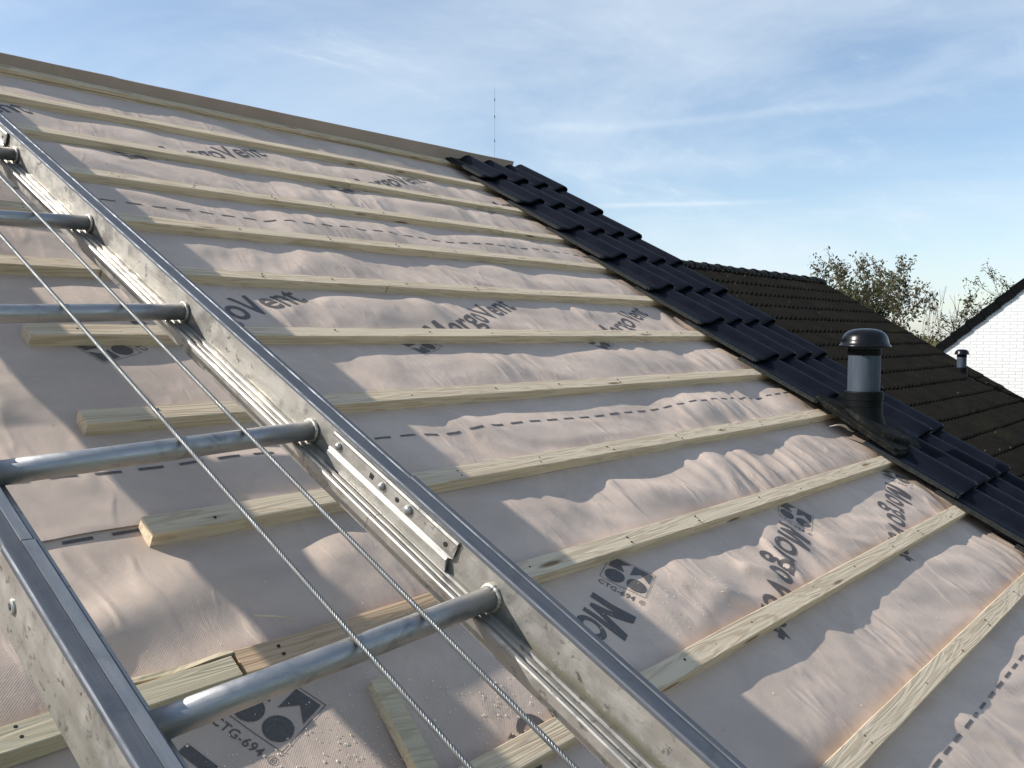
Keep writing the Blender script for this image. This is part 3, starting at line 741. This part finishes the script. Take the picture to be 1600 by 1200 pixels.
rnd = random.Random(12); vs2, fs2 = [], []
for i in range(1500):
    if i < 850: u, s = rnd.gauss(-2.85, .22), rnd.gauss(-3.30, .10)
    elif i < 1150: u, s = rnd.gauss(-1.9, .5), rnd.gauss(-3.3, .08)
    else: u, s = rnd.uniform(-3.6, .0), rnd.uniform(-4.2, -1.0)
    row = math.floor(-s / GA); f = -s / GA - row
    if f > 1 - BW / GA - .02 or u > 0: continue
    z = float(H(u, s)) + (.0042 if s > -1.365 else .0021 if s > -2.70 else 0) + .0010; a = rnd.uniform(0, 6.28); l_ = rnd.uniform(.0006, .0017) * (1.6 if rnd.random() < .1 else 1); w_ = l_ * rnd.uniform(.4, .9)
    c_, s_ = math.cos(a), math.sin(a); i0 = len(vs2); hh = rnd.uniform(.0004, .0014)
    for x, y, zz in ((-l_, -w_, 0), (l_, -w_, 0), (l_, w_, 0), (-l_, w_, 0), (0, 0, hh)): vs2.append((u + x * c_ - y * s_, s + x * s_ + y * c_, z + zz))
    fs2 += [(i0, i0 + 1, i0 + 4), (i0 + 1, i0 + 2, i0 + 4), (i0 + 2, i0 + 3, i0 + 4), (i0 + 3, i0, i0 + 4)]
tag(addmesh('sawdust', vs2, fs2, simple('sawdust_wood', (.74, .66, .52), .8, 0, .2, 90), None, ROOF), 'pale sawdust and wood crumbs scattered over the underlay', 'sawdust', kind='stuff')

# ------------------------------------------------------------------ ladder
lad = empty('lift_ladder', LAD, 'aluminium hoist ladder with round rungs lying up the roof slope', 'ladder')
B0, B1 = -3.4, 2.62
def rail(x0, wf, name, joint, inner):
    """hollow rail: top flange, web, lower track on the inner side. inner=-1: track toward -x"""
    D = .100
    segs = [(B0, joint, 0), (joint, B1, .0016)]
    for y0, y1, sh in segs:
        bm = bmesh.new(); w = wf - 2 * sh
        xa, xb = x0 + sh, x0 + wf - sh
        # web body below the flange
        pr = [(xa + .0012, -.006), (xa + .0012, -D), (xb - .0012, -D), (xb - .0012, -.006)]
        extrude_profile(bm, pr, y0 + (.0 if y0 == B0 else .001), y1)
        web = bmobj('rail_web', bm, M['web'], lad, Matrix.Identity(4))
        bm = bmesh.new(); z = -sh
        r_ = .0035
        def arc(cx, cz, a0, a1): return [(cx + r_ * math.cos(math.radians(a0 + (a1 - a0) * k / 4)), cz + r_ * math.sin(math.radians(a0 + (a1 - a0) * k / 4))) for k in range(5)]
        mid = (xa + xb) / 2
        pr = [(xa, -.0085)] + arc(xa + r_, z - r_, 180, 90) + ([(mid + .004, z), (mid + .0055, z - .0022), (mid + .0085, z - .0022), (mid + .010, z)] if inner < 0 else [(mid + .001, z), (mid + .0018, z - .0012)]) + arc(xb - r_, z - r_ - (.0012 if inner > 0 else 0), 90, 0) + [(xb, -.0085)]
        extrude_profile(bm, pr, y0 + (.0 if y0 == B0 else .001), y1)
        bmobj('top_flange', bm, M['flange'], lad, Matrix.Identity(4))
        if inner > 0:
            bm = bmesh.new(); extrude_profile(bm, [(mid + .0019, -.003), (mid + .0019, .0007), (xb - .0035, -.0006), (xb - .0035, -.003)], y0 + .002, y1); bmobj('worn_band', bm, M['flange_worn'], lad, Matrix.Identity(4))
        # lower track
        s_ = inner; xe = x0 if inner < 0 else x0 + wf; zt = -.068
        P = [(0, zt + .002), (.006, zt + .002), (.0075, zt - .002), (.012, zt - .002), (.0135, zt + .0005), (.020, zt + .0005), (.0215, zt - .003), (.029, zt - .003), (.0305, zt + .003), (.036, zt + .003), (.0375, zt + .0005), (.0375, -.092), (.034, -.092), (.033, -.080), (0, -.080)]
        pr = [(xe + s_ * (a - (.001 if a == 0 else 0)), c) for a, c in P]
        if s_ > 0: pr = pr[::-1]
        bm = bmesh.new(); extrude_profile(bm, pr, y0 + (.0 if y0 == B0 else .001), y1); bmobj('roller_track', bm, M['plate'], lad, Matrix.Identity(4))
rail(0, .0414, 'right', -.588, -1)
rail(-.5788, .0397, 'left', -.560, +1)
Q, R0, DR = .4851, 1.1009, .0476
xl = -.5788 + .0397
for k in range(-3, 9):
    y = R0 - k * Q
    if not (B0 < y < B1): continue
    rr_ = .0175
    bm = bmesh.new(); tube(bm, [(xl, y, -DR), (xl + .2, y, -DR), (-.2, y, -DR), (0, y, -DR)], rr_, 40)
    rg = bmobj('rung', bm, M['rung'], lad, Matrix.Identity(4), True)
    for xe, sg in ((0, -1), (xl, 1)):
        bm = bmesh.new(); rd = random.Random(k * 7 + sg); n = 44; pr_n = 8
        rings = []
        for i in range(n):
            a = 2 * math.pi * i / n; lump = 1 + .22 * math.sin(i * 2.6) + rd.uniform(-.12, .12)
            big = 1 + .5 * max(0, math.cos(a + 1.9)) ** 6
            ring = []
            for j in range(pr_n):
                b = 2 * math.pi * j / pr_n; rad = rr_ + .0008 + .0036 * lump * math.cos(b) * big; off = .0012 + .0036 * lump * math.sin(b)
                ring.append(bm.verts.new((xe + sg * off, y + rad * math.cos(a), -DR + rad * math.sin(a))))
            rings.append(ring)
        for i in range(n):
            A, B = rings[i], rings[(i + 1) % n]
            for j in range(pr_n): bm.faces.new((A[j], A[(j + 1) % pr_n], B[(j + 1) % pr_n], B[j]))
        bmobj('weld_bead', bm, M['weld'], rg, Matrix.Identity(4), True)
# splice plates on the inner face of the right rail
def splice(y0, y1):
    rt = empty('splice_plate', None); rt.parent = lad; rt.matrix_local = Matrix.Identity(4)
    bm = bmesh.new(); pr = [(0, -.010), (-.0035, -.010), (-.0050, -.014), (-.0030, -.018), (-.0045, -.040), (-.0075, -.043), (-.0045, -.046), (-.0075, -.049), (-.0095, -.066), (-.0075, -.067), (0, -.050)]
    A = []; nn = 2
    a = [bm.verts.new((x, y0, z)) for x, z in pr]
    # lower end cut at a slight angle
    b = [bm.verts.new((x, y1 + (.010 if z < -.04 else 0) * (1 if z > -.06 else 0.2), z)) for x, z in pr]
    for i in range(len(pr)): j = (i + 1) % len(pr); bm.faces.new((a[i], a[j], b[j], b[i]))
    bm.faces.new(a); bm.faces.new(b[::-1]); pl = bmobj('plate_body', bm, M['plate'], rt, Matrix.Identity(4))
    L = y0 - y1
    for t, kind in ((.065, 'b'), (.35, 's'), (.44, 'b'), (.56, 'h'), (.65, 'B'), (.93, 'h')):
        y = y0 - L * t; z = -.0285; xx = -.0042
        bm = bmesh.new()
        if kind in 'bB':
            rb = .0088 if kind == 'B' else .0068
            lathe(bm, [(rb, 0), (rb, .0022), (rb * .9, .0042), (rb * .55, .0062), (0, .007)], 20); nm, mt = 'bolt', 'bolt'
        elif kind == 's': box(bm, -.0045, .0045, -.0045, .0045, -.001, .0006); nm, mt = 'square_hole', 'hole_shade'
        else: lathe(bm, [(0.0042, 0), (0.0042, .0006), (0, .0006)], 16); nm, mt = 'round_hole', 'hole_shade'  # holes are dark caps on the plate, their shade put into the colour
        bmobj(nm, bm, M[mt], rt, Matrix.Translation((xx, y, z)) @ Matrix.Rotation(-math.pi / 2, 4, 'Y'), kind in 'bB')
splice(-.418, -.752); splice(1.52, 1.165)
# bolt on the outer face of the left rail
bm = bmesh.new(); lathe(bm, [(.0095, 0), (.0095, .002), (.0075, .0032), (.0045, .0032), (.0045, .001), (0, .001)], 24)
bmobj('bolt', bm, M['bolt'], lad, Matrix.Translation((-.5788 + .0012, -.609, -.052)) @ Matrix.Rotation(-math.pi / 2, 4, 'Y'))

# steel wires
def wire(pa, pb, label, r=.0041):
    rt = empty('steel_wire', LAD @ Matrix.Translation(pa), label, 'wire rope', 'twisted steel wires over the ladder rungs')
    d = Vector(pb) - Vector(pa); L = d.length; q = d.to_track_quat('X', 'Z').to_matrix().to_4x4()
    n = int(L / .0050); st = 6; rs = r * .42; rc = r - rs
    for k in range(st):
        bm = bmesh.new(); pts = []
        for i in range(n + 1):
            x = L * i / n; a = 2 * math.pi * (x / .030 + k / st); sag = .004 * math.sin(x * 2.1 + pa[0] * 9)
            pts.append((x, rc * math.cos(a) + sag, rc * math.sin(a)))
        tube(bm, pts, rs, 6); bmobj('strand', bm, M['cable'], rt, q, True)
wire((-.2405, 2.2, -.0265), (-.2665, -2.2, -.0265), 'left twisted steel wire running down over the rungs')
wire((-.1145, 2.2, -.0265), (-.1560, -2.2, -.0265), 'right twisted steel wire, the one nearer the splice plate')

# ------------------------------------------------------------------ neighbour's house, old concrete tiles
nb = empty('neighbour_house', Matrix.Translation((6.4, 1, -8.2)), 'neighbouring house with weathered dark brown tiled roof behind the new tiles', 'house')
ninv = nb.matrix_world.inverted()
NU0, NU1, NS0 = .96, 11.83, 2.12
nrows = 20
vs_, fs_ = [], []; rnd = random.Random(2)
per = .15; sub = 8; nx = int((NU1 - NU0) / per * sub)
xs = np.linspace(NU0, NU1, nx)
def wave(x):
    t = (x / per) % 1.0
    return .050 * np.where(t < .55, np.abs(np.sin(np.pi * t / .55)) ** .8, 0) 
for k in range(-1, nrows):
    sl = 1.607 - k * GA                    # lower edge of this course
    su = min(sl + GA + .03, NS0)
    tilejit = np.repeat(np.array([rnd.uniform(-.004, .004) for _ in range(nx // (2 * sub) + 2)]), 2 * sub)[:nx]
    sjit = np.repeat(np.array([rnd.uniform(-.006, .006) for _ in range(nx // (2 * sub) + 2)]), 2 * sub)[:nx]
    base = len(vs_)
    for (s, hh, wv) in ((sl + .006, -.055, 1), (sl, .006, 1), (sl + .012, .010, 1), ((sl + su) / 2, -.004, 1), (su, -.022, 1)):
        z = NBH + hh + wave(xs) * wv + tilejit
        for x, zz, sj in zip(xs, z, sjit): vs_.append((x, s + (sj if s < sl + .1 else 0), zz))
    for r in range(4):
        for i in range(nx - 1):
            a = base + r * nx + i; fs_.append((a, a + 1, a + nx + 1, a + nx))
addmesh('tiled_roof', vs_, fs_, M['oldtile'], nb, ninv @ ROOF)
bm = bmesh.new(); box(bm, NU0, NU1 - .03, 1.607 - nrows * GA, NS0 - .02, NBH - .16, NBH - .035); bmobj('roof_deck', bm, M['deck'], nb, ninv @ ROOF)
# verge tiles, stepped
bm = bmesh.new()
for k in range(-1, nrows):
    sl = 1.607 - k * GA; box(bm, NU1 - .012, NU1 + .028, sl - .01, min(sl + GA - .012, NS0 - .01), NBH - .13 + .004 * (k % 2), NBH + .030 + .003 * (k % 2), .004)
bmobj('verge_tiles', bm, M['verge'], nb, ninv @ ROOF)
# ridge tiles
ry = (ROOF @ Vector((0, NS0, NBH))).y; rz = (ROOF @ Vector((0, NS0, NBH))).z
bm = bmesh.new(); x = NU0 - .1; rnd = random.Random(4); i = 0
while x < NU1:
    L = .40; prev = None; dz = rnd.uniform(-.006, .006)
    for xx, rr_ in ((0, .120), (.02, .126), (.05, .116), (L * .6, .110), (L + .03, .103)):
        ring = [bm.verts.new((x + xx, ry + .02 + rr_ * 1.12 * math.cos(math.pi * (j / 10) * 1.16 - .25), rz - .055 + dz + rr_ * math.sin(math.pi * (j / 10) * 1.16 - .25))) for j in range(11)]
        if prev: [bm.faces.new((prev[j], prev[j + 1], ring[j + 1], ring[j])) for j in range(10)]
        prev = ring
    x += L; i += 1
bmobj('ridge_tiles', bm, M['oldridge'], nb, ninv)
# back slope and walls
bm = bmesh.new(); nye = (ROOF @ Vector((0, 1.607 - (nrows - 1) * GA, NBH)))
p0 = [(NU0, ry + .04, rz - .03), (NU1, ry + .04, rz - .03), (NU1, 2 * ry - nye.y, nye.z), (NU0, 2 * ry - nye.y, nye.z)]
A = [bm.verts.new(p) for p in p0]; B = [bm.verts.new((p[0], p[1] - .02, p[2] - .12)) for p in p0]; bm.faces.new(A); bm.faces.new(B[::-1]); [bm.faces.new((A[i], A[(i + 1) % 4], B[(i + 1) % 4], B[i])) for i in range(4)]
bmobj('rear_roof', bm, M['oldtile'], nb, ninv)
def ngable(x0, x1, nm='gable_wall'):
    bm = bmesh.new(); pr = [(nye.y + .5, -8.2), (2 * ry - nye.y - .5, -8.2), (2 * ry - nye.y - .5, nye.z + .10), (ry, rz - .24), (nye.y + .5, nye.z + .10)]
    A = [bm.verts.new((x0, a, b)) for a, b in pr]; B = [bm.verts.new((x1, a, b)) for a, b in pr]
    for i in range(5): j = (i + 1) % 5; bm.faces.new((A[i], A[j], B[j], B[i]))
    bm.faces.new(A); bm.faces.new(B[::-1]); bmobj(nm, bm, M['brick'], nb, ninv)
ngable(NU1 - .28, NU1 - .05); ngable(NU0 + .02, NU0 + .22)
bm = bmesh.new(); box(bm, NU0 + .22, NU1 - .28, nye.y + .5, nye.y + .75, -8.2, nye.z - .1); bmobj('front_wall', bm, M['brick'], nb, ninv)

# ------------------------------------------------------------------ white gabled house
phi = math.radians(10); nrm = Vector((-math.cos(phi), -math.sin(phi), 0)); rdir = Vector((math.sin(phi), -math.cos(phi), 0)); inn = -nrm
WA = Vector((14.41, 1.20, -1.29))
WM = Matrix(((rdir.x, inn.x, 0, WA.x), (rdir.y, inn.y, 0, WA.y), (0, 0, 1, WA.z), (0, 0, 0, 1)))   # local x along the wall, y into the house, z up
wh = empty('white_house', WM @ Matrix.Translation((3.4, 4, -6.91)), 'house with white painted brick gable and black stepped verge tiles', 'house')
winv = wh.matrix_world.inverted()
PT = math.radians(41.6); tp = math.tan(PT); XR = 4.2; XL = -1.6
WB = WM @ Matrix.Rotation(math.pi / 2, 4, 'X')      # brick plane frame: x along wall, y up
bm = bmesh.new(); off = .235
pr = [(XL + .35, -6.91), (2 * XR - XL - .35, -6.91), (2 * XR - XL - .35, (XL + .35) * tp - off), (XR, XR * tp - off), (XL + .35, (XL + .35) * tp - off)]
A = [bm.verts.new((x, z, 0)) for x, z in pr]; B = [bm.verts.new((x, z, -.25)) for x, z in pr]
bm.faces.new(A); bm.faces.new(B[::-1]); [bm.faces.new((A[i], A[(i + 1) % 5], B[(i + 1) % 5], B[i])) for i in range(5)]
bmobj('gable_wall', bm, M['whitebrick'], wh, winv @ WB)
def verge(sign):
    bm = bmesh.new(); L = XR / math.cos(PT) + 2.2; n = int(L / .325)
    for k in range(n):
        a = k * .325; step = .0
        m = Matrix.Translation((XR - sign * 0, 0, XR * tp)) @ (Matrix.Rotation(sign * 0, 4, 'Y')) 
        # tile box in slope coords: distance d down the slope from the ridge
        d0, d1 = a, a + .345
        b2 = bmesh.new(); g = bmesh.ops.create_cube(b2, size=1, matrix=Matrix.Translation(((d0 + d1) / 2, .105, -.085)) @ Matrix.Diagonal((d1 - d0, .28, .17, 1)))
        ang = -PT
        tilt = Matrix.Translation((d1, 0, 0)) @ Matrix.Rotation(math.radians(-3.4), 4, 'Y') @ Matrix.Translation((-d1, 0, 0))
        mm = Matrix.Translation((XR, 0, XR * tp)) @ (Matrix.Diagonal((-1, 1, 1, 1)) if sign < 0 else Matrix.Identity(4)) @ Matrix.Rotation(PT, 4, 'Y') @ tilt
        bmesh.ops.transform(b2, matrix=mm, verts=b2.verts); me = bpy.data.meshes.new('x'); b2.to_mesh(me); b2.free(); bm.from_mesh(me); bpy.data.meshes.remove(me)
    bmobj('verge_tiles', bm, M['verge'], wh, winv @ WM @ Matrix.Translation((0, -.0, 0)))
verge(-1); verge(1)
bm = bmesh.new()
for sg in (-1, 1):
    b2 = [(XR, XR * tp - .03), (XR + sg * (XR - XL), XL * tp - .03), (XR + sg * (XR - XL), XL * tp - .2), (XR, XR * tp - .2)]
    A = [bm.verts.new((x, .16, z)) for x, z in b2]; B = [bm.verts.new((x, 8.5, z)) for x, z in b2]
    bm.faces.new(A); bm.faces.new(B[::-1]); [bm.faces.new((A[i], A[(i + 1) % 4], B[(i + 1) % 4], B[i])) for i in range(4)]
bmobj('tiled_roof', bm, M['verge'], wh, winv @ WM)
bm = bmesh.new(); box(bm, XL + .36, XL + .6, .26, 8.3, -6.91, XL * tp - .1); box(bm, 2 * XR - XL - .6, 2 * XR - XL - .36, .26, 8.3, -6.91, XL * tp - .1); bmobj('side_wall', bm, M['whitebrick'], wh, winv @ WM)

# ------------------------------------------------------------------ trees
def tree(name, label, base, height, spread, seed, leafmat, bark='bark', levels=5, nb_=3, leaves=14, leaf=.06, trunk_r=.16, up=.25, split_h=.35, group='trees behind the roofs', lean=(0, 0), leafprob=1.0, nleafspread=.28, rmin=.011):
    rd = random.Random(seed); rt = empty(name, Matrix.Translation(base), label, 'tree', group)
    bw = bmesh.new(); tips = []
    def grow(p, d, L, r, lev):
        n = 4; pts = [p.copy()]; rs = [r]; q = p.copy(); dd = d.copy()
        for i in range(n):
            dd = (dd + Vector((rd.gauss(0, .11), rd.gauss(0, .11), rd.gauss(0, .07) + .03 * up))).normalized()
            q = q + dd * (L / n); pts.append(q.copy()); rs.append(r * (1 - .38 * (i + 1) / n))
            if lev >= levels - 2: tips.append((q.copy(), lev))
        tube(bw, pts, rs, 7 if lev < 2 else (5 if lev < 4 else 3), caps=False)
        if lev >= levels: return
        k = nb_ + (1 if rd.random() < .4 else 0)
        for j in range(k):
            a = 2 * math.pi * (j + rd.random() * .7) / k; t = rd.uniform(.35, .85) * spread
            x = dd.orthogonal().normalized(); y = dd.cross(x)
            nd = (dd * math.cos(t) + (x * math.cos(a) + y * math.sin(a)) * math.sin(t) + Vector((0, 0, up))).normalized()
            st = pts[-1] if j < 2 or lev < 1 else pts[rd.choice((2, 3))]
            grow(st, nd, L * rd.uniform(.62, .84), max(rmin, rs[-1] * rd.uniform(.62, .82)), lev + 1)
    L0 = height * split_h; grow(Vector((0, 0, 0)), Vector((lean[0], lean[1], 1)).normalized(), L0, trunk_r, 0)
    # scale to the wanted height
    zm = max(v.co.z for v in bw.verts); sc = height / zm
    bmesh.ops.scale(bw, vec=(sc, sc, sc), verts=bw.verts)
    bmobj('trunk', bw, M[bark], rt, Matrix.Identity(4), True)
    vs2, fs2 = [], []
    for p, lev in tips:
        if rd.random() > leafprob: continue
        for _ in range(leaves):
            c = p * sc + Vector((rd.gauss(0, 1), rd.gauss(0, 1), rd.gauss(0, .8))) * nleafspread * .5
            a = Vector((rd.gauss(0, 1), rd.gauss(0, 1), rd.gauss(0, 1))).normalized(); b = a.orthogonal().normalized(); b = (b * math.cos(rd.random() * 6) + a.cross(b) * math.sin(rd.random() * 6)).normalized()
            s = leaf * rd.uniform(.6, 1.3); i0 = len(vs2)
            vs2 += [c - a * s, c + b * s * .45, c + a * s, c - b * s * .45]; fs2.append((i0, i0 + 1, i0 + 2, i0 + 3))
    if vs2: addmesh('crown', vs2, fs2, M[leafmat], rt, Matrix.Identity(4))
    return rt
tree('broadleaf_tree', 'sparse autumn tree with brown leaves and visible branches behind the dark roof', (26.9, 6.9, -8.2), 10.0, .82, 11, 'leaf_autumn', levels=6, leaves=5, leaf=.062, trunk_r=.24, up=.22, nb_=2, split_h=.28, nleafspread=.14, rmin=.011)
tree('broadleaf_tree', 'lower dark green tree between the brown leaved tree and the bare one', (31.6, 7.1, -8.2), 7.75, .95, 23, 'leaf_green', levels=5, leaves=8, leaf=.055, trunk_r=.18, up=.2, split_h=.32, nleafspread=.24)
tree('bare_tree', 'slender nearly bare tree with upright twigs beside the white gable', (30.95, 5.3, -8.2), 9.05, .36, 7, 'leaf_green', 'bark_pale', levels=5, leaves=1, leaf=.05, trunk_r=.13, up=.7, split_h=.40, leafprob=.10, rmin=.012, nb_=2)
tree('leafy_shrub', 'yellowing bushy shrub in the gap left of the white gable', (26.6, 4.5, -8.2), 7.5, 1.1, 31, 'leaf_yellow', 'bark_pale', levels=5, leaves=8, leaf=.075, trunk_r=.1, up=.3, split_h=.35, nleafspread=.4)
tree('broadleaf_tree', 'leafy branches showing above the black verge of the white house', (27.4, 1.6, -8.2), 9.6, 1.0, 43, 'leaf_autumn', levels=6, leaves=3, leaf=.045, trunk_r=.17, up=.2, split_h=.32, nleafspread=.16)
tree('distant_tree', 'distant dull green tree peeping over the far end of the dark ridge', (41.3, 13.3, -8.2), 9.9, 1.1, 51, 'leaf_green', levels=5, leaves=14, leaf=.13, trunk_r=.2, up=.15, split_h=.35, nleafspread=.8)

# ------------------------------------------------------------------ distant radio mast
rt = empty('radio_mast', Matrix.Translation((444.6, 408.8, -8.2)), 'thin distant radio mast standing above the ridge against the sky', 'mast')
bm = bmesh.new(); tube(bm, [(0, 0, 0), (0, 0, 178.6)], .11, 6); mst = bmobj('mast_shaft', bm, simple('mast_grey', (.20, .22, .25), .6), rt, Matrix.Identity(4))
for z in (142, 158.5, 170):
    bm = bmesh.new(); tube(bm, [(0, 0, z - .9), (0, 0, z + .9)], .26, 8); bmobj('antenna_drum', bm, M['verge'], rt, Matrix.Identity(4))

for o in col.objects:
    if o.parent is None and 'label' in o and 'kind' not in o: o['kind'] = 'thing'
